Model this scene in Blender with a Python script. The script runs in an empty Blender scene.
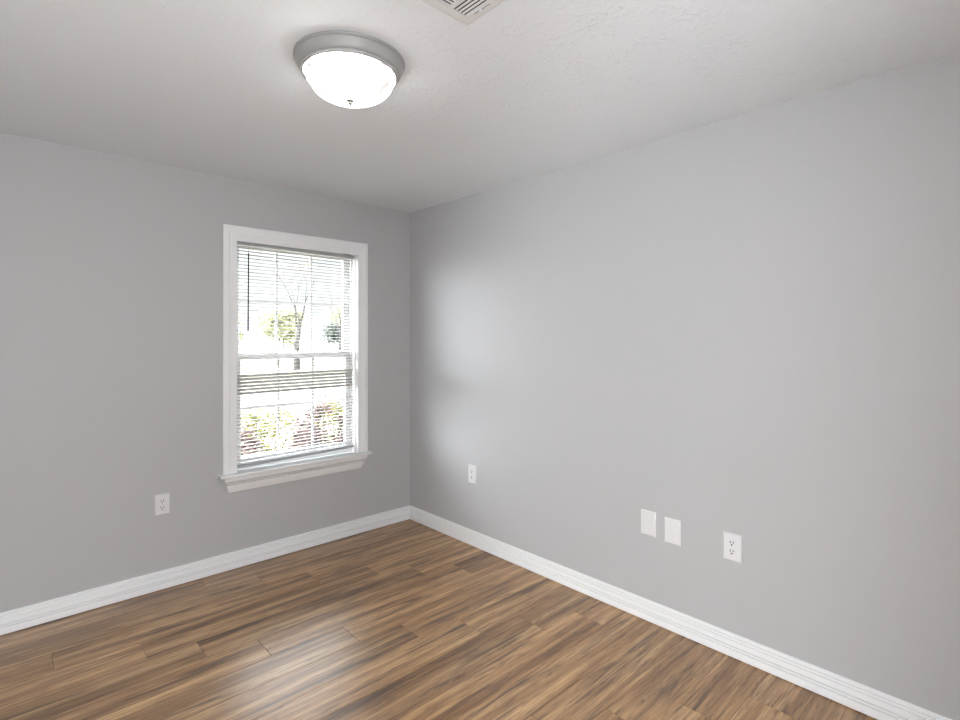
import bpy, bmesh, math, random
from mathutils import Vector, Matrix

S = bpy.context.scene
COL = S.collection
R = math.radians

# ------------------------------------------------------------------ camera
cd = bpy.data.cameras.new('camera')
cd.sensor_width = 36.0
cd.lens = 527.8 / 960 * 36.0
cd.shift_y = -21.9 / 960
cd.clip_start = 0.05
cd.clip_end = 500
cam = bpy.data.objects.new('camera', cd)
COL.objects.link(cam)
cam.location = (-2.464, -3.460, 1.4414)
cam.rotation_euler = (R(90), 0, R(-43.01))
S.camera = cam

# ------------------------------------------------------------------ world, sun, large lights, exposure
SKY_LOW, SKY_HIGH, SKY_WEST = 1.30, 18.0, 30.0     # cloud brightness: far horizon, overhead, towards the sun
SUN = 8.0
REAR_FILL = 58.0
CEILING_FILL = 6.0
DOME = 16.0
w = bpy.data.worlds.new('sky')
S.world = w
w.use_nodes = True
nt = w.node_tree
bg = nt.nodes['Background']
tc = nt.nodes.new('ShaderNodeTexCoord')
sep = nt.nodes.new('ShaderNodeSeparateXYZ')
nt.links.new(tc.outputs['Generated'], sep.inputs[0])


def wmap(sock, a0, a1, b0, b1):
    n = nt.nodes.new('ShaderNodeMapRange')
    n.interpolation_type = 'SMOOTHSTEP'
    for k, v in zip(('From Min', 'From Max', 'To Min', 'To Max'), (a0, a1, b0, b1)):
        n.inputs[k].default_value = v
    nt.links.new(sock, n.inputs['Value'])
    return n.outputs['Result']


def wadd(p, q):
    n = nt.nodes.new('ShaderNodeMath')
    n.operation = 'ADD'
    for k, v in enumerate((p, q)):
        if isinstance(v, (int, float)):
            n.inputs[k].default_value = v
        else:
            nt.links.new(v, n.inputs[k])
    return n.outputs[0]


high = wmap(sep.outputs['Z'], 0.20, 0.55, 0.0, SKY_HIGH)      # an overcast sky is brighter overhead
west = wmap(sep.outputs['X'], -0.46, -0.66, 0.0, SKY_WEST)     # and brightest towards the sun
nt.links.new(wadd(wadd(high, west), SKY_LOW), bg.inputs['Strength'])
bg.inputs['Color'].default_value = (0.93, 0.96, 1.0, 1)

sd = bpy.data.lights.new('sun', 'SUN')
sd.energy = SUN
sd.angle = R(1.5)
sd.color = (1.0, 0.96, 0.88)
sun = bpy.data.objects.new('sun', sd)
COL.objects.link(sun)
sun.rotation_euler = Vector((0.50, 0.16, -0.85)).to_track_quat('-Z', 'Y').to_euler()

hd = bpy.data.lights.new('rear_fill', 'AREA')       # added fill light in the unseen doorway behind the camera, no known source
hd.shape = 'RECTANGLE'
hd.size = 0.80
hd.size_y = 2.0
hd.spread = R(165)
hd.energy = REAR_FILL
hd.color = (0.955, 0.98, 1.0)
rear_light = bpy.data.objects.new('rear_fill', hd)
COL.objects.link(rear_light)
rear_light.location = (-2.47, -4.02, 1.02)
rear_light.rotation_euler = (R(90), 0, R(32))
fd = bpy.data.lights.new('ceiling_fill', 'AREA')         # added lamp out of view, aimed up to brighten the ceiling
fd.shape = 'DISK'
fd.size = 0.9
fd.energy = CEILING_FILL
fl_ = bpy.data.objects.new('ceiling_fill', fd)
COL.objects.link(fl_)
fl_.location = (-2.5, -3.3, 0.9)
fl_.rotation_euler = (R(180), 0, 0)

S.view_settings.view_transform = 'Standard'
S.view_settings.look = 'None'
S.view_settings.exposure = 0.04
S.view_settings.gamma = 1.0
S.view_settings.use_curve_mapping = False
S.cycles.max_bounces = 10
S.cycles.diffuse_bounces = 6
S.cycles.transparent_max_bounces = 12
S.cycles.sample_clamp_indirect = 6.0
S.cycles.caustics_reflective = False
S.cycles.caustics_refractive = False


# ------------------------------------------------------------------ materials
def mat(name, col, rough=0.5, spec=0.5, metal=0.0):
    m = bpy.data.materials.new(name)
    m.use_nodes = True
    b = m.node_tree.nodes['Principled BSDF']
    b.inputs['Base Color'].default_value = (*col, 1)
    b.inputs['Roughness'].default_value = rough
    b.inputs['Specular IOR Level'].default_value = spec
    b.inputs['Metallic'].default_value = metal
    return m, m.node_tree, b


def N(t, kind, **kw):
    n = t.nodes.new(kind)
    for k, v in kw.items():
        if k in n.inputs.keys():
            n.inputs[k].default_value = v
        else:
            setattr(n, k, v)
    return n


def ramp(t, stops):
    n = t.nodes.new('ShaderNodeValToRGB')
    e = n.color_ramp.elements
    while len(e) < len(stops):
        e.new(0.5)
    for i, (p, c) in enumerate(stops):
        e[i].position = p
        e[i].color = (*c, 1) if len(c) == 3 else c
    return n


def bump_noise(t, b, scale, strength, dist, detail=3.0, stops=None):
    tcn = N(t, 'ShaderNodeTexCoord')
    no = N(t, 'ShaderNodeTexNoise', Scale=scale, Detail=detail)
    t.links.new(tcn.outputs['Object'], no.inputs['Vector'])
    out = no.outputs['Fac']
    if stops:
        r = ramp(t, stops)
        t.links.new(out, r.inputs[0])
        out = r.outputs[0]
    bp = N(t, 'ShaderNodeBump', Strength=strength, Distance=dist)
    t.links.new(out, bp.inputs['Height'])
    t.links.new(bp.outputs[0], b.inputs['Normal'])


M = {}
M['wall'], t, b = mat('grey_wall_paint', (0.480, 0.484, 0.494), 0.55, 0.3)
bump_noise(t, b, 130, 0.12, 0.002)
M['ceiling'], t, b = mat('white_textured_ceiling', (0.735, 0.770, 0.805), 0.8, 0.2)
tcn = N(t, 'ShaderNodeTexCoord')
n1 = N(t, 'ShaderNodeTexNoise', Scale=60.0, Detail=4.0, Roughness=0.6)
n2 = N(t, 'ShaderNodeTexNoise', Scale=9.0, Detail=2.0)
t.links.new(tcn.outputs['Object'], n1.inputs['Vector'])
t.links.new(tcn.outputs['Object'], n2.inputs['Vector'])
r1 = ramp(t, [(0.48, (0, 0, 0)), (0.70, (1, 1, 1))])
r2 = ramp(t, [(0.40, (0.15, 0.15, 0.15)), (0.66, (1, 1, 1))])
t.links.new(n1.outputs['Fac'], r1.inputs[0])
t.links.new(n2.outputs['Fac'], r2.inputs[0])
mu = N(t, 'ShaderNodeMath', operation='MULTIPLY')
t.links.new(r1.outputs[0], mu.inputs[0])
t.links.new(r2.outputs[0], mu.inputs[1])
bp = N(t, 'ShaderNodeBump', Strength=0.5, Distance=0.004)
t.links.new(mu.outputs[0], bp.inputs['Height'])
t.links.new(bp.outputs[0], b.inputs['Normal'])

M['trim'], t, b = mat('white_semigloss_trim', (0.87, 0.885, 0.90), 0.35, 0.5)
bump_noise(t, b, 60, 0.03, 0.001)
M['vinyl'], t, b = mat('white_vinyl', (0.90, 0.90, 0.90), 0.4, 0.5)
bump_noise(t, b, 80, 0.02, 0.001)
M['plastic'], t, b = mat('white_plastic_plate', (0.74, 0.74, 0.75), 0.3, 0.5)
bump_noise(t, b, 200, 0.02, 0.0005)
M['slot'], t, b = mat('dark_slot', (0.02, 0.02, 0.022), 0.6)
bump_noise(t, b, 200, 0.02, 0.0005)
M['screw'], t, b = mat('painted_screw', (0.7, 0.7, 0.7), 0.3, 0.5)
bump_noise(t, b, 300, 0.05, 0.0005)
M['vent'], t, b = mat('white_enamel_vent', (0.66, 0.665, 0.665), 0.4, 0.5)
bump_noise(t, b, 90, 0.03, 0.001)
M['duct_shade'], t, b = mat('duct_shade_paint', (0.012, 0.011, 0.01), 0.9)
bump_noise(t, b, 50, 0.05, 0.001)
M['pan'], t, b = mat('white_lamp_metal', (0.34, 0.34, 0.34), 0.38, 0.5)
bump_noise(t, b, 60, 0.02, 0.001)
M['nickel'], t, b = mat('brushed_nickel', (0.13, 0.125, 0.12), 0.45, 0.4, 0.5)
bump_noise(t, b, 120, 0.03, 0.0005)
M['bracket'], t, b = mat('dark_bracket_metal', (0.10, 0.10, 0.10), 0.5)
bump_noise(t, b, 120, 0.03, 0.0005)
M['wand'], t, b = mat('dark_clear_wand', (0.03, 0.032, 0.04), 0.25)
bump_noise(t, b, 120, 0.03, 0.0005)
M['cord'], t, b = mat('white_cord', (0.75, 0.75, 0.74), 0.8)
bump_noise(t, b, 400, 0.2, 0.0005)
M['rail'], t, b = mat('white_blind_rail', (0.40, 0.41, 0.42), 0.4)
bump_noise(t, b, 100, 0.02, 0.0005)
M['gap'], t, b = mat('dark_floor_gap', (0.03, 0.02, 0.014), 0.8)
bump_noise(t, b, 100, 0.02, 0.0005)


def slat_material():
    m = bpy.data.materials.new('white_blind_slat')
    m.use_nodes = True
    t = m.node_tree
    b = t.nodes['Principled BSDF']
    b.inputs['Base Color'].default_value = (0.44, 0.436, 0.43, 1)
    b.inputs['Roughness'].default_value = 0.4
    tr = N(t, 'ShaderNodeBsdfTranslucent', Color=(0.62, 0.61, 0.59, 1))
    mx = N(t, 'ShaderNodeMixShader', Fac=0.18)
    tcn = N(t, 'ShaderNodeTexCoord')
    no = N(t, 'ShaderNodeTexNoise', Scale=40.0)
    r = ramp(t, [(0.3, (0.06, 0.06, 0.06)), (0.7, (0.10, 0.10, 0.10))])
    t.links.new(tcn.outputs['Object'], no.inputs['Vector'])
    t.links.new(no.outputs['Fac'], r.inputs[0])
    t.links.new(r.outputs[0], mx.inputs['Fac'])
    t.links.new(b.outputs[0], mx.inputs[1])
    t.links.new(tr.outputs[0], mx.inputs[2])
    t.links.new(mx.outputs[0], t.nodes['Material Output'].inputs['Surface'])
    return m


M['slat'] = slat_material()


def glass_material():
    m = bpy.data.materials.new('window_glass')
    m.use_nodes = True
    t = m.node_tree
    t.nodes.remove(t.nodes['Principled BSDF'])
    tr = N(t, 'ShaderNodeBsdfTransparent', Color=(0.96, 0.98, 0.97, 1))
    gl = N(t, 'ShaderNodeBsdfGlossy', Roughness=0.02)
    fr = N(t, 'ShaderNodeFresnel', IOR=1.45)
    mx = N(t, 'ShaderNodeMixShader')
    t.links.new(fr.outputs[0], mx.inputs['Fac'])
    t.links.new(tr.outputs[0], mx.inputs[1])
    t.links.new(gl.outputs[0], mx.inputs[2])
    t.links.new(mx.outputs[0], t.nodes['Material Output'].inputs['Surface'])
    return m


M['glass'] = glass_material()


def dome_material():
    """lit alabaster-style glass: it gives off light, with faint cloudy swirls"""
    m = bpy.data.materials.new('lit_alabaster_glass')
    m.use_nodes = True
    t = m.node_tree
    b = t.nodes['Principled BSDF']
    b.inputs['Base Color'].default_value = (0.85, 0.85, 0.84, 1)
    b.inputs['Roughness'].default_value = 0.25
    tcn = N(t, 'ShaderNodeTexCoord')
    no = N(t, 'ShaderNodeTexNoise', Scale=9.0, Detail=4.0, Distortion=1.6)
    r = ramp(t, [(0.41, (0.018, 0.018, 0.018)), (0.49, (0.5, 0.5, 0.5)), (0.56, (1, 1, 1))])
    t.links.new(tcn.outputs['Object'], no.inputs['Vector'])
    t.links.new(no.outputs['Fac'], r.inputs[0])
    b.inputs['Emission Strength'].default_value = DOME
    mx = N(t, 'ShaderNodeMix', data_type='RGBA', blend_type='MULTIPLY')
    mx.inputs['Factor'].default_value = 1.0
    mx.inputs['A'].default_value = (1.0, 0.99, 0.975, 1)
    t.links.new(r.outputs[0], mx.inputs[7])
    mx.inputs[6].default_value = (1.0, 0.99, 0.975, 1)
    t.links.new(mx.outputs[2], b.inputs['Emission Color'])
    return m


M['dome'] = dome_material()


def floor_material():
    m, t, b = mat('vinyl_wood_plank', (0.2, 0.12, 0.07), 0.33, 1.0)
    L = t.links.new
    geo = N(t, 'ShaderNodeTexCoord')
    at = N(t, 'ShaderNodeAttribute', attribute_name='plank')
    sp = N(t, 'ShaderNodeSeparateXYZ')
    L(geo.outputs['Object'], sp.inputs[0])

    def math_(op, a, bb=None):
        n = N(t, 'ShaderNodeMath', operation=op)
        for i, v in enumerate((a, bb)):
            if v is None:
                continue
            if isinstance(v, (int, float)):
                n.inputs[i].default_value = v
            else:
                L(v, n.inputs[i])
        return n.outputs[0]

    rnd = at.outputs['Fac']

    def vec(sx, sy, off):
        c = N(t, 'ShaderNodeCombineXYZ')
        L(math_('ADD', math_('MULTIPLY', sp.outputs['X'], sx), math_('MULTIPLY', rnd, off)), c.inputs[0])
        L(math_('ADD', math_('MULTIPLY', sp.outputs['Y'], sy), math_('MULTIPLY', rnd, off * 1.7)), c.inputs[1])
        L(math_('MULTIPLY', rnd, 37.0), c.inputs[2])
        return c.outputs[0]

    def noise(v, scale=1.0, detail=3.0, rough=0.5, dist=0.0):
        n = N(t, 'ShaderNodeTexNoise', Scale=scale, Detail=detail, Roughness=rough, Distortion=dist)
        L(v, n.inputs['Vector'])
        return n.outputs['Fac']

    # broad light and dark boards-within-a-board streaks
    broad = noise(vec(0.9, 20.0, 53.0), 1.0, 3.5, 0.58, 0.35)
    base = ramp(t, [(0.30, (0.165, 0.084, 0.036)), (0.42, (0.310, 0.175, 0.081)), (0.52, (0.429, 0.256, 0.126)),
                    (0.61, (0.550, 0.350, 0.180)), (0.72, (0.672, 0.454, 0.240))])
    L(broad, base.inputs[0])
    # dark heartwood patches
    dk = noise(vec(1.6, 21.0, 91.0), 1.0, 4.0, 0.62, 0.8)
    dkr = ramp(t, [(0.53, (0, 0, 0)), (0.67, (1, 1, 1))])
    L(dk, dkr.inputs[0])
    mx1 = N(t, 'ShaderNodeMix', data_type='RGBA')
    L(math_('MULTIPLY', dkr.outputs[0], 0.88), mx1.inputs[0])
    L(base.outputs[0], mx1.inputs[6])
    mx1.inputs[7].default_value = (0.095, 0.053, 0.034, 1)
    # cathedral grain: bands along a warped field
    wv = N(t, 'ShaderNodeTexWave', wave_type='BANDS', bands_direction='Y', wave_profile='SAW',
           Scale=1.0, Distortion=7.0, Detail=2.0)
    wv.inputs['Detail Scale'].default_value = 0.9
    L(vec(1.1, 16.0, 29.0), wv.inputs['Vector'])
    wr = ramp(t, [(0.0, (0.78, 0.76, 0.74)), (0.5, (1, 1, 1)), (1.0, (1.05, 1.05, 1.05))])
    L(wv.outputs['Fac'], wr.inputs[0])
    mx2 = N(t, 'ShaderNodeMix', data_type='RGBA', blend_type='MULTIPLY')
    mx2.inputs[0].default_value = 0.8
    L(mx1.outputs[2], mx2.inputs[6])
    L(wr.outputs[0], mx2.inputs[7])
    # fine pore lines
    fine = noise(vec(8.0, 150.0, 17.0), 1.0, 3.0, 0.7)
    fr = ramp(t, [(0.32, (0.50, 0.47, 0.45)), (0.48, (1.0, 1.0, 1.0)), (0.70, (1.22, 1.21, 1.18))])
    L(fine, fr.inputs[0])
    mx3 = N(t, 'ShaderNodeMix', data_type='RGBA', blend_type='MULTIPLY')
    mx3.inputs[0].default_value = 0.9
    L(mx2.outputs[2], mx3.inputs[6])
    L(fr.outputs[0], mx3.inputs[7])
    # short dark strokes and flecks
    st = noise(vec(6.0, 62.0, 43.0), 1.0, 4.0, 0.65, 0.6)
    sr = ramp(t, [(0.57, (1, 1, 1)), (0.70, (0.42, 0.38, 0.36))])
    L(st, sr.inputs[0])
    mx5 = N(t, 'ShaderNodeMix', data_type='RGBA', blend_type='MULTIPLY')
    mx5.inputs[0].default_value = 0.9
    L(mx3.outputs[2], mx5.inputs[6])
    L(sr.outputs[0], mx5.inputs[7])
    # each plank a touch lighter or darker
    pv = ramp(t, [(0.0, (0.86, 0.86, 0.86)), (1.0, (1.14, 1.13, 1.11))])
    L(math_('FRACT', math_('MULTIPLY', rnd, 7.31)), pv.inputs[0])
    mx4 = N(t, 'ShaderNodeMix', data_type='RGBA', blend_type='MULTIPLY')
    mx4.inputs[0].default_value = 1.0
    L(mx5.outputs[2], mx4.inputs[6])
    L(pv.outputs[0], mx4.inputs[7])
    L(mx4.outputs[2], b.inputs['Base Color'])
    bp = N(t, 'ShaderNodeBump', Strength=0.25, Distance=0.001)
    L(fine, bp.inputs['Height'])
    L(bp.outputs[0], b.inputs['Normal'])
    return m


M['floor'] = floor_material()


def leaf_material(name, c1, c2, scale=9.0, transl=0.35):
    m = bpy.data.materials.new(name)
    m.use_nodes = True
    t = m.node_tree
    b = t.nodes['Principled BSDF']
    b.inputs['Roughness'].default_value = 0.6
    tcn = N(t, 'ShaderNodeTexCoord')
    no = N(t, 'ShaderNodeTexNoise', Scale=scale, Detail=3.0)
    r = ramp(t, [(0.38, c1), (0.62, c2)])
    t.links.new(tcn.outputs['Object'], no.inputs['Vector'])
    t.links.new(no.outputs['Fac'], r.inputs[0])
    t.links.new(r.outputs[0], b.inputs['Base Color'])
    tr = N(t, 'ShaderNodeBsdfTranslucent')
    t.links.new(r.outputs[0], tr.inputs['Color'])
    mx = N(t, 'ShaderNodeMixShader', Fac=transl)
    t.links.new(b.outputs[0], mx.inputs[1])
    t.links.new(tr.outputs[0], mx.inputs[2])
    t.links.new(mx.outputs[0], t.nodes['Material Output'].inputs['Surface'])
    return m


def speckle_material(name, c1, c2, scale):
    m, t, b = mat(name, c1, 0.9, 0.1)
    tcn = N(t, 'ShaderNodeTexCoord')
    no = N(t, 'ShaderNodeTexNoise', Scale=scale, Detail=4.0)
    r = ramp(t, [(0.35, c1), (0.65, c2)])
    t.links.new(tcn.outputs['Object'], no.inputs['Vector'])
    t.links.new(no.outputs['Fac'], r.inputs[0])
    t.links.new(r.outputs[0], b.inputs['Base Color'])
    return m


M['leaf_yellow'] = leaf_material('yellow_green_leaves', (0.040, 0.045, 0.010), (0.170, 0.150, 0.014))
M['leaf_red'] = leaf_material('reddish_leaves', (0.035, 0.018, 0.015), (0.150, 0.090, 0.080))
M['leaf_green'] = leaf_material('fresh_green_leaves', (0.020, 0.032, 0.010), (0.080, 0.090, 0.025))
M['leaf_far'] = leaf_material('pale_spring_leaves', (0.150, 0.158, 0.080), (0.235, 0.225, 0.130), 1.2)
M['leaf_dark'] = leaf_material('dark_evergreen_leaves', (0.008, 0.014, 0.009), (0.022, 0.032, 0.018), 1.5, 0.1)
M['bark'] = speckle_material('grey_brown_bark', (0.018, 0.017, 0.017), (0.040, 0.037, 0.034), 6.0)
M['stem'] = speckle_material('shrub_stem_bark', (0.010, 0.008, 0.007), (0.030, 0.022, 0.018), 20.0)
M['lawn'] = speckle_material('dormant_lawn', (0.125, 0.120, 0.092), (0.165, 0.160, 0.122), 1.5)
M['road'] = speckle_material('pale_concrete_drive', (0.15, 0.15, 0.148), (0.18, 0.178, 0.175), 2.0)
M['mulch'] = speckle_material('brown_mulch', (0.02, 0.014, 0.010), (0.045, 0.032, 0.024), 14.0)


# ------------------------------------------------------------------ mesh helpers
class MB:
    def __init__(self):
        self.v = []
        self.f = []
        self.smooth = set()

    def add(self, verts, faces, smooth=False):
        o = len(self.v)
        self.v += [tuple(p) for p in verts]
        for f in faces:
            if smooth:
                self.smooth.add(len(self.f))
            self.f.append([i + o for i in f])
        return o

    def box(self, a, b):
        x0, y0, z0 = (min(a[i], b[i]) for i in range(3))
        x1, y1, z1 = (max(a[i], b[i]) for i in range(3))
        self.add([(x0, y0, z0), (x1, y0, z0), (x1, y1, z0), (x0, y1, z0), (x0, y0, z1), (x1, y0, z1), (x1, y1, z1), (x0, y1, z1)],
                 [(0, 3, 2, 1), (4, 5, 6, 7), (0, 1, 5, 4), (1, 2, 6, 5), (2, 3, 7, 6), (3, 0, 4, 7)])

    def bbox(self, a, b, bev=0.002, seg=2):
        bm = bmesh.new()
        c = [(a[i] + b[i]) / 2 for i in range(3)]
        s = [abs(b[i] - a[i]) for i in range(3)]
        bmesh.ops.create_cube(bm, size=1.0)
        for v in bm.verts:
            v.co = Vector((v.co.x * s[0] + c[0], v.co.y * s[1] + c[1], v.co.z * s[2] + c[2]))
        bmesh.ops.bevel(bm, geom=list(bm.edges), offset=bev, segments=seg, affect='EDGES', profile=0.5)
        bm.verts.index_update()
        self.add([v.co.copy() for v in bm.verts], [[v.index for v in f.verts] for f in bm.faces])
        bm.free()

    def sweep(self, rings, closed_profile=True, caps=True, smooth=False):
        """rings: list of equal-length point lists"""
        n = len(rings[0])
        vs = [p for r in rings for p in r]
        fs = []
        for i in range(len(rings) - 1):
            for j in range(n if closed_profile else n - 1):
                k = (j + 1) % n
                fs.append((i * n + j, i * n + k, (i + 1) * n + k, (i + 1) * n + j))
        if caps:
            fs.append(tuple(reversed(range(n))))
            fs.append(tuple((len(rings) - 1) * n + j for j in range(n)))
        self.add(vs, fs, smooth)

    def lathe(self, c, prof, seg=64, smooth=True):
        """prof: (radius, z) rows; full turn"""
        cx, cy, cz = c
        vs, fs = [], []
        for r, z in prof:
            for k in range(seg):
                a = 2 * math.pi * k / seg
                vs.append((cx + r * math.cos(a), cy + r * math.sin(a), cz + z))
        for i in range(len(prof) - 1):
            for k in range(seg):
                q = (k + 1) % seg
                fs.append((i * seg + k, i * seg + q, (i + 1) * seg + q, (i + 1) * seg + k))
        if prof[0][0] < 1e-3:
            pass
        self.add(vs, fs, smooth)

    def tube(self, pts, radii, seg=8, smooth=True, caps=True):
        pts = [Vector(p) for p in pts]
        rings = []
        for i, p in enumerate(pts):
            d = (pts[min(i + 1, len(pts) - 1)] - pts[max(i - 1, 0)]).normalized()
            a = Vector((0, 0, 1)) if abs(d.z) < 0.9 else Vector((1, 0, 0))
            u = d.cross(a).normalized()
            v = d.cross(u)
            r = radii[i] if hasattr(radii, '__len__') else radii
            rings.append([p + u * (r * math.cos(2 * math.pi * k / seg)) + v * (r * math.sin(2 * math.pi * k / seg)) for k in range(seg)])
        self.sweep(rings, True, caps, smooth)

    def build(self, name, m, parent=None, origin=(0, 0, 0), fix=True):
        me = bpy.data.meshes.new(name)
        o3 = Vector(origin)
        me.from_pydata([Vector(p) - o3 for p in self.v], [], self.f)
        for i in self.smooth:
            me.polygons[i].use_smooth = True
        if fix:
            bm = bmesh.new()
            bm.from_mesh(me)
            bmesh.ops.recalc_face_normals(bm, faces=bm.faces)
            bm.to_mesh(me)
            bm.free()
        me.materials.append(m)
        ob = bpy.data.objects.new(name, me)
        COL.objects.link(ob)
        if parent:
            ob.parent = parent
            ob.location = o3 - Vector(parent.get('base', (0, 0, 0)))
        else:
            ob.location = o3
        return ob


def tag(o, label=None, cat=None, group=None, kind=None):
    if label:
        o['label'] = label
    if cat:
        o['category'] = cat
    if group:
        o['group'] = group
    if kind:
        o['kind'] = kind
    return o


def thing(name, loc, label, cat, group=None, kind=None):
    o = bpy.data.objects.new(name, None)
    COL.objects.link(o)
    o.empty_display_size = 0.1
    o.location = loc
    o['base'] = tuple(loc)
    return tag(o, label, cat, group, kind)


def copy_thing(o, loc, label):
    c = o.copy()
    COL.objects.link(c)
    c.location = loc
    c['label'] = label
    for ch in list(o.children):
        d = ch.copy()
        COL.objects.link(d)
        d.parent = c
        for g in list(ch.children):
            e = g.copy()
            COL.objects.link(e)
            e.parent = d
    return c


def struct(o, label, cat):
    return tag(o, label, cat, kind='structure')


# ------------------------------------------------------------------ room shell
H = 2.44
XL, YR = -3.0, -3.95            # unseen side and rear walls
T = 0.16
WX0, WX1, WZ0, WZ1 = -1.345, -0.450, 0.583, 2.112     # rough opening

m = MB()
m.box((XL - T, 0, -0.5), (WX0, T, H + 0.1))
m.box((WX1, 0, -0.5), (T, T, H + 0.1))
m.box((WX0, 0, -0.5), (WX1, T, WZ0))
m.box((WX0, 0, WZ1), (WX1, T, H + 0.1))
struct(m.build('wall_left', M['wall']), 'grey painted wall holding the white framed window', 'wall')
m = MB()
m.box((0, YR - T, -0.5), (T, 0, H + 0.1))
struct(m.build('wall_right', M['wall']), 'long plain grey wall on the right with plates near floor', 'wall')
m = MB()
DX0, DX1 = -2.88, -2.06                              # doorway to the hall, where the camera stands
m.box((XL - T, YR - T, -0.5), (DX0, YR, H + 0.1))
m.box((DX1, YR - T, -0.5), (0, YR, H + 0.1))
m.box((DX0, YR - T, 2.06), (DX1, YR, H + 0.1))
m.box((DX0, YR - T, -0.5), (DX1, YR, 0))
struct(m.build('wall_rear', M['wall']), 'grey wall with an open doorway behind the camera', 'wall')
m = MB()
m.box((XL - T, YR, -0.5), (XL, 0, H + 0.1))
struct(m.build('wall_side', M['wall']), 'plain grey side wall opposite the wall of plates', 'wall')
m = MB()
m.box((XL - T, YR - T, H), (T, T, H + 0.12))
struct(m.build('ceiling', M['ceiling']), 'white lightly textured ceiling', 'ceiling')

# floor of individual planks: one mesh, plank id as an attribute
rows = [0.0, -0.181]
while rows[-1] > YR - 0.2:
    rows.append(rows[-1] - 0.176)
seams = {0: -1.537, 1: -1.270, 2: -1.025, 3: -0.712, 4: -0.512, 5: -0.295, 6: -1.17, 7: -0.941, 8: -0.700, 9: -0.45, 10: -0.204}
rng = random.Random(5)
m = MB()
ids = []
PL = 1.226
m.box((XL - T, YR - T, -0.12), (T, T, -0.006))
ids += [0.0] * 6
for r in range(len(rows) - 1):
    s = seams.get(r, -0.204 + 0.24 * (r - 10) - (1.22 if r > 10 else 0))
    x = s
    while x < 0.02:
        x += PL
    y1, y0 = rows[r], rows[r + 1]
    while x > XL - T:
        g = 0.0006
        xa, xb = max(x - PL, XL - T) + g, min(x, 0.02) - g
        ya, yb = y0 + g, y1 - g
        pid = rng.random()
        if xb > xa:
            c = 0.0012
            m.add([(xa, ya, -0.006), (xb, ya, -0.006), (xb, yb, -0.006), (xa, yb, -0.006),
                   (xa, ya, -c), (xb, ya, -c), (xb, yb, -c), (xa, yb, -c),
                   (xa + c, ya + c, 0), (xb - c, ya + c, 0), (xb - c, yb - c, 0), (xa + c, yb - c, 0)],
                  [(0, 1, 5, 4), (1, 2, 6, 5), (2, 3, 7, 6), (3, 0, 4, 7), (4, 5, 9, 8), (5, 6, 10, 9), (6, 7, 11, 10), (7, 4, 8, 11), (8, 9, 10, 11)])
            ids += [pid] * 9
        x -= PL
fl = m.build('floor', M['floor'], fix=False)
at = fl.data.attributes.new('plank', 'FLOAT', 'FACE')
for i, v in enumerate(ids):
    at.data[i].value = v
struct(fl, 'brown wood-look plank floor', 'floor')

# ------------------------------------------------------------------ baseboards (profile: depth from wall, height)
BP = [(0, 0.1085), (0.006, 0.1085), (0.0095, 0.1035), (0.0095, 0.0985), (0.0075, 0.0965), (0.0030, 0.0955), (0.0030, 0.0915), (0.0095, 0.0905),
      (0.0108, 0.0855), (0.0105, 0.0815), (0.0025, 0.0805), (0.0025, 0.0765), (0.0085, 0.0760), (0.0098, 0.0560), (0.0025, 0.0550), (0.0025, 0.0508),
      (0.0118, 0.0495), (0.0122, 0.0415), (0.0030, 0.0405), (0.0030, 0.0368), (0.0125, 0.0365), (0.0135, 0.0310), (0.0138, 0.0055), (0.0030, 0.0055), (0.0030, 0.0), (0, 0.0)]


def base_run(name, A, B, nA, nB, label):
    """A, B wall-line ends; nA, nB per-metre-depth offset vectors at the ends (mitres)"""
    m = MB()
    rings = []
    for P, n in ((A, nA), (B, nB)):
        rings.append([(P[0] + n[0] * d, P[1] + n[1] * d, z) for d, z in BP])
    m.sweep(rings)
    return struct(m.build(name, M['trim']), label, 'baseboard')


base_run('baseboard_left', (XL, 0), (0, 0), (1, -1), (-1, -1), 'white moulded baseboard under the window wall')
base_run('baseboard_right', (0, 0), (0, YR), (-1, -1), (-1, 1), 'white moulded baseboard along the right wall')
base_run('baseboard_rear', (0, YR), (DX1 + 0.08, YR), (-1, 1), (0, 1), 'white moulded baseboard on the rear wall')
base_run('baseboard_side', (XL, YR), (XL, 0), (1, 0), (1, -1), 'white moulded baseboard on the side wall')

# doorway casing in the rear wall
m = MB()
for xa, xb, za, zb in ((DX0 - 0.08, DX0 + 0.01, 0, 2.13), (DX1 - 0.01, DX1 + 0.08, 0, 2.13), (DX0 + 0.01, DX1 - 0.01, 2.05, 2.13)):
    m.bbox((xa, YR, za), (xb, YR + 0.016, zb), 0.003, 1)
struct(m.build('trim_1', M['trim']), 'white casing around the open doorway', 'door casing')

# ------------------------------------------------------------------ window
CX0, CX1 = -1.405, -0.392      # casing outer edges
IX0, IX1 = -1.323, -0.472      # casing inner edges
CZ1, IZ1 = 2.1445, 2.0500
SZ = 0.599                     # stool top
win = thing('window_1', (-0.8975, 0, 0.5), 'white framed double hung window with grilles and stool', 'window', kind='structure')
# casing: profile across width w (0 = inner edge .. 1 = outer edge) and depth d
CP = [(0.0, 0.0), (0.0, 0.010), (0.04, 0.012), (0.30, 0.0115), (0.36, 0.0135), (0.44, 0.0125), (0.54, 0.015), (0.60, 0.0185), (0.68, 0.0190), (0.93, 0.0175), (1.0, 0.0145), (1.0, 0.0)]
m = MB()
rings = []
for (ix, iz, ox, oz) in ((IX0, SZ, CX0, SZ), (IX0, IZ1, CX0, CZ1), (IX1, IZ1, CX1, CZ1), (IX1, SZ, CX1, SZ)):
    rings.append([(ix + (ox - ix) * q, -d, iz + (oz - iz) * q) for q, d in CP])
m.sweep(rings)
m.build('casing', M['trim'], win)
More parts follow.
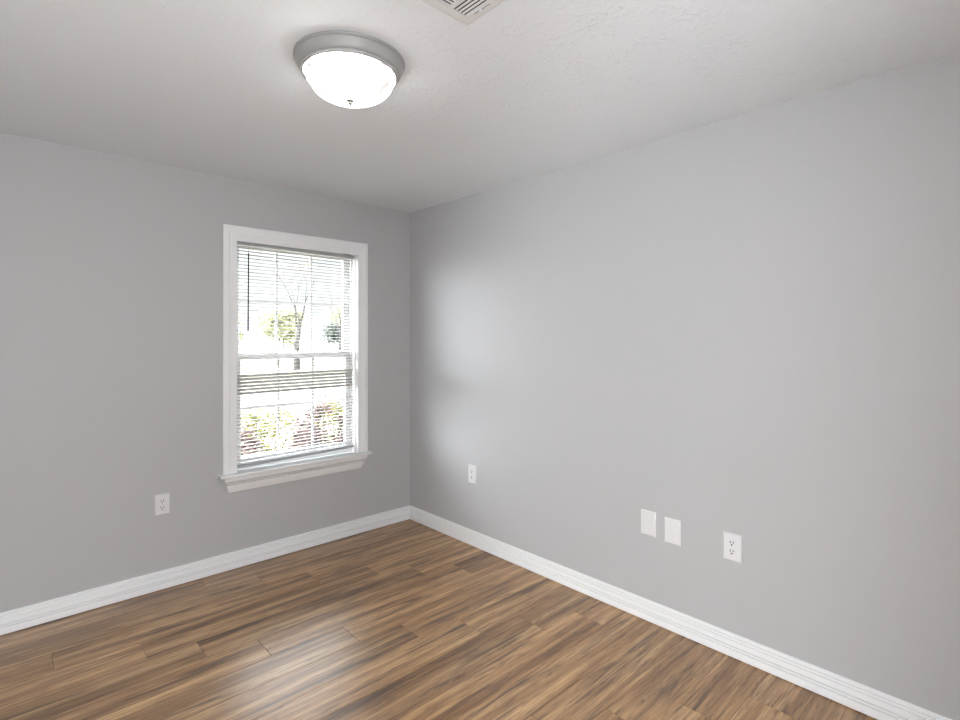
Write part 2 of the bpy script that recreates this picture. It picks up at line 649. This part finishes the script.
# jamb liner (returns into the wall)
m = MB()
m.box((WX0, 0.0, SZ), (IX0 - 0.003, T, WZ1))
m.box((IX1 + 0.003, 0.0, SZ), (WX1, T, WZ1))
m.box((IX0 - 0.003, 0.0, 2.092), (IX1 + 0.003, T, WZ1))
m.build('jamb', M['trim'], win)
# stool with rounded nose and small horns
m = MB()
prof = [(0.075, SZ), (-0.052, SZ), (-0.0575, SZ - 0.002), (-0.060, SZ - 0.0065), (-0.0585, SZ - 0.012), (-0.054, SZ - 0.0155), (0.075, SZ - 0.0155)]
horn = [(0.0, SZ), (-0.052, SZ), (-0.0575, SZ - 0.002), (-0.060, SZ - 0.0065), (-0.0585, SZ - 0.012), (-0.054, SZ - 0.0155), (0.0, SZ - 0.0155)]
m.sweep([[(-1.433, y, z) for y, z in horn], [(IX0 + 0.001, y, z) for y, z in horn]])
m.sweep([[(IX0 - 0.002, y, z) for y, z in prof], [(IX1 + 0.002, y, z) for y, z in prof]])
m.sweep([[(IX1 - 0.001, y, z) for y, z in horn], [(-0.3830, y, z) for y, z in horn]])
m.build('window_stool', M['trim'], win)
# apron: cornice-like moulding with mitred returns
AP = [(0.0, SZ - 0.0155), (0.046, SZ - 0.0155), (0.0445, SZ - 0.030), (0.0390, SZ - 0.046), (0.0150, SZ - 0.0470), (0.0150, SZ - 0.0512), (0.0360, SZ - 0.0522),
      (0.0330, SZ - 0.060), (0.0120, SZ - 0.0610), (0.0120, SZ - 0.0650), (0.0290, SZ - 0.0660), (0.0230, SZ - 0.088), (0.0165, SZ - 0.105), (0.0120, SZ - 0.1165), (0.0, SZ - 0.1165)]
m = MB()
xl, xr = -1.372, -0.446
m.sweep([[(xl - (p - 0.012) * 1.05, -p, z) for p, z in AP], [(xr + (p - 0.012) * 1.05, -p, z) for p, z in AP]], caps=True)
m.build('window_apron', M['trim'], win)
# vinyl frame
FX0, FX1, FZ0, FZ1 = IX0 + 0.004, IX1 - 0.004, SZ, 2.092
m = MB()
m.box((IX0 - 0.004, 0.036, FZ0), (FX0, 0.15, FZ1))
m.box((FX1, 0.036, FZ0), (IX1 + 0.004, 0.15, FZ1))
m.box((FX0, 0.062, FZ1 - 0.020), (FX1, 0.15, FZ1 + 0.002))
m.box((FX0, 0.070, FZ0 - 0.004), (FX1, 0.15, FZ0 + 0.022))
# stops along both sides
m.box((FX0, 0.066, FZ0 + 0.02), (FX0 + 0.010, 0.076, FZ1 - 0.02))
m.box((FX1 - 0.010, 0.066, FZ0 + 0.02), (FX1, 0.076, FZ1 - 0.02))
m.build('window_frame', M['vinyl'], win)


def sash(name, y0, y1, z0, z1, rail_b, rail_t):
    x0, x1, st = FX0 + 0.003, FX1 - 0.003, 0.046
    m = MB()
    m.bbox((x0, y0, z0), (x0 + st, y1, z1), 0.003, 1)
    m.bbox((x1 - st, y0, z0), (x1, y1, z1), 0.003, 1)
    m.bbox((x0 + st - 0.002, y0, z0), (x1 - st + 0.002, y1, z0 + rail_b), 0.003, 1)
    m.bbox((x0 + st - 0.002, y0, z1 - rail_t), (x1 - st + 0.002, y1, z1), 0.003, 1)
    s = m.build(name, M['vinyl'], win)
    gx0, gx1, gz0, gz1 = x0 + st, x1 - st, z0 + rail_b, z1 - rail_t
    ym = (y0 + y1) / 2
    m = MB()
    for k in (1, 2):
        xc = gx0 + (gx1 - gx0) * k / 3
        m.box((xc - 0.0085, ym - 0.003, gz0), (xc + 0.0085, ym + 0.003, gz1))
    zc = (gz0 + gz1) / 2
    m.box((gx0, ym - 0.0032, zc - 0.0085), (gx1, ym + 0.0032, zc + 0.0085))
    g = m.build('grille', M['vinyl'])
    g.parent = s
    g.location = -Vector(win['base']) - s.location
    m = MB()
    m.add([(gx0, ym + 0.007, gz0), (gx1, ym + 0.007, gz0), (gx1, ym + 0.007, gz1), (gx0, ym + 0.007, gz1)], [(0, 1, 2, 3)])
    p = m.build('glass_pane', M['glass'])
    p.parent = s
    p.location = -Vector(win['base']) - s.location
    return s


sash('upper_sash', 0.112, 0.138, 1.300, FZ1 - 0.018, 0.044, 0.050)
sash('lower_sash', 0.080, 0.108, FZ0 + 0.020, 1.346, 0.052, 0.046)

# ------------------------------------------------------------------ blind
BX0, BX1, BY = -1.313, -0.484, 0.040
bl = thing('window_blind', ((BX0 + BX1) / 2, BY, 2.04), 'white mini blind hung in the window, slats mostly open', 'blind')


def tilt_line(x, zl, zr):
    return zl + (zr - zl) * (x - BX0) / (BX1 - BX0)


m = MB()
prof = [(0.027, 0.0), (0.053, 0.0), (0.054, 0.001), (0.054, 0.024), (0.052, 0.026), (0.028, 0.026), (0.026, 0.024), (0.026, 0.001)]
m.sweep([[(x, y, tilt_line(x, 2.036, 2.026) + z) for y, z in prof] for x in (BX0, BX1)])
m.build('headrail', M['rail'], bl)
for x in (-1.262, -0.535):
    m = MB()
    m.bbox((x - 0.022, 0.020, tilt_line(x, 2.058, 2.049)), (x + 0.022, 0.056, tilt_line(x, 2.090, 2.0885)), 0.001, 1)
    m.build('mounting_bracket', M['bracket'], bl)
NS = 63
m = MB()
rng = random.Random(3)
for i in range(NS):
    f = (i + 0.6) / NS
    zl = 2.034 + (0.634 - 2.034) * f
    zr = 2.024 + (0.652 - 2.024) * f
    zc = (zl + zr) / 2
    ang = R((-6 if zc > 1.15 else 6) + rng.uniform(-2.5, 2.5))    # the ladder is twisted at the flipped slats
    if 1.085 < zc < 1.222:
        ang = R(-52 + rng.uniform(-4, 4))      # the few slats that have flipped nearly shut
    zl += rng.uniform(-0.001, 0.001)
    zr += rng.uniform(-0.001, 0.001)
    rings = []
    for k in range(2):
        x = (BX0 + 0.002, BX1 - 0.002)[k]
        z = (zl, zr)[k]
        top, bot = [], []
        for j in range(5):
            u = -0.0125 + 0.025 * j / 4
            crown = 0.0030 * (1 - (u / 0.0125) ** 2)
            for lst, th in ((top, 0.0002), (bot, -0.0002)):
                yy = u * math.cos(ang) - (crown + th) * math.sin(ang)
                zz = u * math.sin(ang) + (crown + th) * math.cos(ang)
                lst.append((x, BY + yy, z + zz))
        rings.append(top + bot[::-1])
    m.sweep(rings)
m.build('slats', M['slat'], bl)
m = MB()
prof = [(0.0285, 0.002), (0.0305, 0.0), (0.0495, 0.0), (0.0515, 0.002), (0.0515, 0.016), (0.0495, 0.018), (0.0305, 0.018), (0.0285, 0.016)]
m.sweep([[(x, y, tilt_line(x, 0.6155, 0.6335) + z) for y, z in prof] for x in (BX0 + 0.001, BX1 - 0.001)])
m.build('bottom_rail', M['rail'], bl)
for x in (-1.172, -0.606):
    m = MB()
    zt, zb = tilt_line(x, 2.037, 2.027), tilt_line(x, 0.632, 0.650)
    for y in (BY - 0.0138, BY + 0.0138):
        m.tube([(x, y, zt), (x, y, zb)], 0.0006, 6)
    m.build('ladder_cord', M['cord'], bl)
m = MB()
m.tube([(-1.243, 0.020, 1.985), (-1.245, 0.018, 1.75), (-1.247, 0.017, 1.49)], [0.0042, 0.0042, 0.0046], 6)
wd = m.build('tilt_wand', M['wand'], bl)
m = MB()
m.tube([(-1.243, 0.028, 2.045), (-1.243, 0.018, 2.035), (-1.243, 0.020, 1.982)], 0.0012, 6)
hk = m.build('wand_hook', M['rail'])
hk.parent = wd
hk.location = -Vector(bl['base']) - wd.location

# ------------------------------------------------------------------ ceiling lamp
LX, LY = -1.508, -1.750
lamp = thing('ceiling_lamp', (LX, LY, H), 'round flush mount ceiling lamp, lit white glass bowl in white rim', 'ceiling lamp')
m = MB()
m.lathe((LX, LY, H), [(0.04, -0.0005), (0.190, -0.0005), (0.1945, -0.0025), (0.1945, -0.0065), (0.191, -0.0085), (0.1865, -0.009), (0.1865, -0.0115), (0.1895, -0.0125),
                      (0.1900, -0.0150), (0.1880, -0.0175), (0.1860, -0.023), (0.1835, -0.030), (0.1800, -0.0365), (0.1755, -0.0415), (0.1715, -0.044), (0.1685, -0.0440), (0.04, -0.0430)], 96)
m.build('canopy', M['pan'], lamp)
m = MB()
m.lathe((LX, LY, H), [(0.1690, -0.0430), (0.1725, -0.0455), (0.1735, -0.0490), (0.1720, -0.0520), (0.1695, -0.0525), (0.1680, -0.0505), (0.1675, -0.0500), (0.1672, -0.0535), (0.1655, -0.0560), (0.1630, -0.0560), (0.1615, -0.0535), (0.1615, -0.0430)], 96)
m.build('trim_ring', M['pan'], lamp)
m = MB()
prof = []
for i in range(25):
    a = i / 24 * math.pi / 2
    prof.append((max(0.156 * math.cos(a) ** 0.85, 0.0008), -0.054 - 0.089 * math.sin(a)))
prof = [(0.1590, -0.046), (0.1600, -0.0520)] + prof
m.lathe((LX, LY, H), prof, 96)
m.build('glass_bowl', M['dome'], lamp)
m = MB()
m.lathe((LX, LY, H), [(0.0008, -0.1405), (0.012, -0.1405), (0.0135, -0.143), (0.0125, -0.1455), (0.008, -0.147), (0.0065, -0.149), (0.0075, -0.152), (0.0065, -0.156), (0.0035, -0.1585), (0.0006, -0.1595)], 32)
m.build('finial', M['nickel'], lamp)

# ------------------------------------------------------------------ ceiling vent
VX1, VY1 = -1.347, -2.204
VX0, VY0 = VX1 - 0.36, VY1 - 0.20
vent = thing('air_vent', ((VX0 + VX1) / 2, (VY0 + VY1) / 2, H), 'white louvred air vent in the ceiling', 'air vent')
m = MB()
e, ins = 0.034, 0.008
zt, zb = H, H - 0.007
outer = [(VX0, VY0), (VX1, VY0), (VX1, VY1), (VX0, VY1)]
rings = []
for d, z in ((0.0, zt), (0.0, zt - 0.0025), (ins, zb), (e - 0.001, zb), (e, zb + 0.001), (e, zt)):
    rings.append([(VX0 + d, VY0 + d, z), (VX1 - d, VY0 + d, z), (VX1 - d, VY1 - d, z), (VX0 + d, VY1 - d, z)])
m.sweep(rings, True, False)
bx = VX1 - 0.100          # bars between the three louvre fields
for xb in (VX1 - 0.100, VX0 + 0.100):
    m.box((xb - 0.0055, VY0 + e - 0.001, zb), (xb + 0.0055, VY1 - e + 0.001, zt))
m.build('vent_frame', M['vent'], vent)
m = MB()
m.box((VX0 + 0.01, VY0 + 0.01, H - 0.0010), (VX1 - 0.01, VY1 - 0.01, H))
m.build('duct_shade_panel', M['duct_shade'], vent)  # dark sheet coloured to stand in for the shade inside the duct
m = MB()


def blade(p0, p1, lean):
    a, c = Vector(p0), Vector(p1)
    up, dn = 0.0060, 0.0
    ww = lean
    q = [a, c]
    vs = [(p.x - ww[0] * 0.5, p.y - ww[1] * 0.5, H - 0.0068) for p in q] + [(p.x + ww[0] * 0.5, p.y + ww[1] * 0.5, H - 0.0013) for p in q]
    n = 0.0008
    vs2 = [(x, y, z + n) for x, y, z in vs]
    m.add(vs + vs2, [(0, 1, 3, 2), (4, 6, 7, 5), (0, 4, 5, 1), (2, 3, 7, 6), (0, 2, 6, 4), (1, 5, 7, 3)])


for k in range(5):
    x = VX1 - e - 0.004 - 0.0135 * k
    blade((x, VY0 + e, 0), (x, VY1 - e - 0.002, 0), (-0.0030, 0))
    x = VX0 + e + 0.004 + 0.0135 * k
    blade((x, VY0 + e, 0), (x, VY1 - e, 0), (0.0030, 0))
for k in range(10):
    y = VY1 - e - 0.0065 - 0.0138 * k
    blade((VX0 + 0.105, y, 0), (VX1 - 0.105, y, 0), (0, -0.0020))
m.build('louvres', M['vent'], vent)
m = MB()
m.box((VX1 - 0.0285, -2.336, zb - 0.0002), (VX1 - 0.0268, -2.266, zb + 0.001))
ls = m.build('lever_slot', M['slot'], vent)
m = MB()
m.bbox((VX1 - 0.031, -2.302, zb - 0.009), (VX1 - 0.0245, -2.290, zb + 0.001), 0.001, 1)
m.build('damper_lever', M['vent'], vent)


# ------------------------------------------------------------------ wall plates (built facing -Y at the origin, then turned)
def plate_mesh(w, h, d=0.0068):
    m = MB()
    rings = []
    for q, y in ((0.0, 0.0), (0.0, -0.0016), (0.0028, -0.0048), (0.0050, -d)):
        rings.append([(-w / 2 + q, y, -h / 2 + q), (w / 2 - q, y, -h / 2 + q), (w / 2 - q, y, h / 2 - q), (-w / 2 + q, y, h / 2 - q)])
    m.sweep(rings)
    return m


def slot_box(m, x, z, w, h, y):
    m.box((x - w / 2, y - 0.0004, z - h / 2), (x + w / 2, y + 0.0010, z + h / 2))


def outlet(loc, rz, w, h, label):
    o = thing('power_outlet', loc, label, 'power outlet', 'wall outlets')
    base = Vector((0, 0, 0))
    o['base'] = (0, 0, 0)
    plate_mesh(w, h).build('cover_plate', M['plastic'], o)
    for s in (1, -1):
        zc = s * 0.0196
        m = MB()
        # receptacle face: circle with flattened top and bottom
        pts = []
        for k in range(32):
            a = 2 * math.pi * k / 32
            pts.append((0.0172 * math.cos(a), max(-0.0142, min(0.0142, 0.0172 * math.sin(a)))))
        m.sweep([[(x, -0.0055, zc + z) for x, z in pts], [(x, -0.0080, zc + z) for x, z in pts], [(x * 0.96, -0.0086, zc + z * 0.96) for x, z in pts]])
        f = m.build('receptacle', M['plastic'], o)
        m = MB()
        slot_box(m, -0.0065, zc + 0.0040, 0.0034, 0.0100, -0.0086)
        slot_box(m, 0.0065, zc + 0.0040, 0.0034, 0.0088, -0.0086)
        pts = [(0.0036 * math.cos(2 * math.pi * k / 16), 0.0036 * math.sin(2 * math.pi * k / 16) - 0.0078) for k in range(16)]
        m.sweep([[(x, -0.0076, zc + z) for x, z in pts], [(x, -0.0090, zc + z) for x, z in pts]])
        q = m.build('slots', M['slot'])
        q.parent = f
    m = MB()
    pts = [(0.0032 * math.cos(2 * math.pi * k / 16), 0.0032 * math.sin(2 * math.pi * k / 16)) for k in range(16)]
    m.sweep([[(x, -0.0055, z) for x, z in pts], [(x, -0.0070, z) for x, z in pts]])
    m.build('screw', M['screw'], o)
    o.rotation_euler.z = rz
    return o


def blank(loc, rz, w, h, label):
    o = thing('blank_wall_plate', loc, label, 'wall plate', 'blank wall plates')
    o['base'] = (0, 0, 0)
    plate_mesh(w, h).build('cover_plate', M['plastic'], o)
    for s in (1, -1):
        m = MB()
        pts = [(0.0030 * math.cos(2 * math.pi * k / 16), 0.0030 * math.sin(2 * math.pi * k / 16) + s * 0.0415) for k in range(16)]
        m.sweep([[(x, -0.0055, z) for x, z in pts], [(x, -0.0068, z) for x, z in pts]])
        m.build('screw', M['plastic'], o)
    o.rotation_euler.z = rz
    return o


outlet((-1.732, 0, 0.4875), 0, 0.078, 0.1180, 'white power outlet on the window wall, left of the window')
RW = R(-90)     # plate facing -X
outlet((0, -0.741, 0.4965), RW, 0.079, 0.1270, 'white power outlet on the long wall nearest the room corner')
outlet((0, -2.493, 0.4965), RW, 0.081, 0.1240, 'white power outlet on the long wall, right of two blank plates')
blank((0, -2.078, 0.4990), RW, 0.083, 0.1260, 'blank white wall plate, the one farther from the power outlet')
blank((0, -2.2075, 0.4915), RW, 0.083, 0.1230, 'blank white wall plate, the one nearer the power outlet')

# ------------------------------------------------------------------ outdoors
GZ = -0.45
m = MB()
m.add([(-160, T, GZ), (220, T, GZ), (220, 300, GZ), (-160, 300, GZ)], [(0, 1, 2, 3)])
tag(m.build('lawn', M['lawn']), 'pale dormant lawn outside the window', 'lawn', kind='structure')
m = MB()
m.box((-30, 11.0, GZ - 0.05), (60, 15.5, GZ + 0.015))
tag(m.build('driveway', M['road']), 'pale concrete drive crossing the lawn', 'driveway', kind='structure')
m = MB()
m.box((-4.5, 0.9, GZ - 0.02), (4.0, 3.1, GZ + 0.03))
tag(m.build('mulch_bed', M['mulch']), 'brown mulch bed under the shrubs', 'flower bed', kind='structure')


def leaf_cloud(seed, n, size, rad, height, lo=0.2, lump=0.25, elong=1.6):
    """leaf quads spread through a lumpy bush volume; base at z=0"""
    r = random.Random(seed)
    m = MB()
    lumps = []
    for k in range(14):
        a = r.uniform(0, 6.283)
        q = math.sqrt(r.random()) * rad * 0.72
        z = lo * height + (height * (1 - lo)) * (r.random() ** 0.7) * (0.95 - 0.3 * (q / rad) ** 2)
        lumps.append((q * math.cos(a), q * math.sin(a), min(z, height - lump * rad), rad * r.uniform(0.28, 0.5)))
    for i in range(n):
        lx, ly, lz, lr = lumps[i % len(lumps)]
        d = Vector((r.gauss(0, 1), r.gauss(0, 1), r.gauss(0, 1))).normalized() * lr * (r.random() ** 0.4)
        p = Vector((lx, ly, lz)) + d
        if p.z < 0.03 * height:
            continue
        u = Vector((r.gauss(0, 1), r.gauss(0, 1), r.gauss(0, 0.6))).normalized()
        v = u.cross(Vector((r.gauss(0, 1), r.gauss(0, 1), r.gauss(0, 1)))).normalized()
        s = size * r.uniform(0.6, 1.3)
        m.add([p - u * s * elong / 2, p + v * s / 2, p + u * s * elong / 2, p - v * s / 2], [(0, 1, 2, 3)])
    return m


def shrub(x, y, rad, height, leaf, seed, label, group):
    o = thing('garden_shrub', (x, y, GZ + 0.02), label, 'shrub', group)
    o['base'] = (0, 0, 0)
    m = MB()
    r = random.Random(seed + 100)
    for k in range(9):
        a = r.uniform(0, 6.283)
        q = rad * r.uniform(0.3, 0.85)
        hh = height * r.uniform(0.65, 0.98)
        m.tube([(0.03 * math.cos(a), 0.03 * math.sin(a), 0), (q * 0.4 * math.cos(a), q * 0.4 * math.sin(a), hh * 0.5), (q * math.cos(a + 0.3), q * math.sin(a + 0.3), hh)],
               [0.010, 0.007, 0.003], 6)
    m.build('stems', M['stem'], o)
    leaf_cloud(seed, 1500, 0.030, rad, height, 0.25).build('foliage', M[leaf], o, fix=False)
    return o


G = 'shrubs below the window'
shrub(-1.38, 2.05, 0.30, 1.02, 'leaf_green', 11, 'green shrub outside, leftmost of the row by the window', G)
shrub(-0.66, 1.68, 0.24, 1.14, 'leaf_red', 12, 'reddish shrub outside at the left edge of the window', G)
shrub(-0.20, 2.55, 0.40, 1.14, 'leaf_yellow', 13, 'yellow green shrub outside behind the left lower panes', G)
shrub(-0.06, 1.64, 0.28, 1.24, 'leaf_red', 14, 'reddish shrub outside behind the middle lower panes', G)
shrub(0.44, 1.74, 0.23, 1.08, 'leaf_red', 15, 'reddish shrub outside behind the right lower panes', G)
shrub(0.62, 2.56, 0.33, 1.14, 'leaf_yellow', 16, 'yellow green shrub outside at the right edge of the window', G)
shrub(1.42, 2.10, 0.32, 1.02, 'leaf_green', 17, 'green shrub outside, rightmost of the row by the window', G)


def bare_tree(loc, height, r0, seed, label, leaves=0):
    o = thing('bare_tree', loc, label, 'tree', 'trees across the lawn')
    o['base'] = (0, 0, 0)
    r = random.Random(seed)
    mt, mb, ml = MB(), MB(), MB()

    def grow(p, d, ln, rad, depth, mesh):
        pts, rr = [p], [rad]
        q = p.copy()
        dd = d.copy()
        for k in range(3):
            dd = (dd + Vector((r.gauss(0, 0.12), r.gauss(0, 0.12), r.gauss(0, 0.06) + 0.05))).normalized()
            q = q + dd * ln / 3
            pts.append(q.copy())
            rr.append(rad * (1 - 0.16 * (k + 1)))
        mesh.tube(pts, rr, 7 if depth < 2 else 4, True, depth > 3)
        if depth >= 5:
            for k in range(leaves):
                c = q + Vector((r.gauss(0, 0.25), r.gauss(0, 0.25), r.gauss(0, 0.25)))
                u = Vector((r.gauss(0, 1), r.gauss(0, 1), r.gauss(0, 1))).normalized() * 0.07
                v = u.cross(Vector((0.3, 0.5, 0.8))).normalized() * 0.04
                ml.add([c - u, c + v, c + u, c - v], [(0, 1, 2, 3)])
            return
        n = 3 if depth in (0, 2) else 2
        a0 = r.uniform(0, 6.283)
        for k in range(n):
            a = a0 + 6.283 * k / n + r.uniform(-0.4, 0.4)
            side = Vector((math.cos(a), math.sin(a), 0))
            nd = (dd + side * r.uniform(0.30, 0.60)).normalized()
            grow(q, nd, ln * r.uniform(0.62, 0.80), rr[-1] * r.uniform(0.58, 0.74), depth + 1, mb)

    grow(Vector((0, 0, 0)), Vector((0, 0, 1)), height * 0.27, r0, 0, mt)
    mt.build('trunk', M['bark'], o)
    mb.build('branches', M['bark'], o)
    if leaves:
        ml.build('young_leaves', M['leaf_far'], o, fix=False)
    return o


bare_tree((10.8, 26.5, GZ), 8.6, 0.22, 4, 'bare branched tree out on the lawn, nearest in the middle panes', 1)
bare_tree((23.6, 45.0, GZ), 10.5, 0.22, 9, 'bare tree farther off, seen in the right upper panes', 0)
bare_tree((6.2, 36.0, GZ), 11.0, 0.20, 21, 'bare tree farther off, seen in the left upper panes', 1)


def leafy_tree(loc, rad, height, leaf, seed, size, label, n=1400):
    o = thing('leafy_tree', loc, label, 'tree', 'trees along the horizon')
    o['base'] = (0, 0, 0)
    m = MB()
    m.tube([(0, 0, 0), (0.1, 0, height * 0.3), (0, 0.1, height * 0.75)], [0.016 * height, 0.013 * height, 0.006 * height], 8)
    m.build('trunk', M['bark'], o)
    leaf_cloud(seed, n, size, rad, height, 0.08).build('crown', M[leaf], o, fix=False)
    return o


leafy_tree((45.0, 88.0, GZ), 2.9, 4.6, 'leaf_dark', 31, 0.30, 'dark evergreen on the horizon behind the right panes')
far = [(24.0, 92.0, 5.5, 9.5, 32, 'pale green tree on the horizon behind the left panes'),
       (32.0, 112.0, 5.0, 8.0, 33, 'pale green tree on the horizon, second from the left'),
       (40.5, 100.0, 4.2, 7.5, 34, 'pale green tree on the horizon, third from the left'),
       (47.0, 118.0, 5.5, 8.5, 35, 'pale green tree on the horizon, fourth from the left'),
       (58.5, 104.0, 5.5, 9.0, 36, 'pale green tree on the horizon, fifth from the left'),
       (70.5, 108.0, 5.5, 8.5, 37, 'pale green tree on the horizon, rightmost of the row')]
for x, y, rd, hh, sdd, lab in far:
    leafy_tree((x, y, GZ), rd, hh, 'leaf_far', sdd, 0.55, lab, 1100)

bpy.context.view_layer.update()
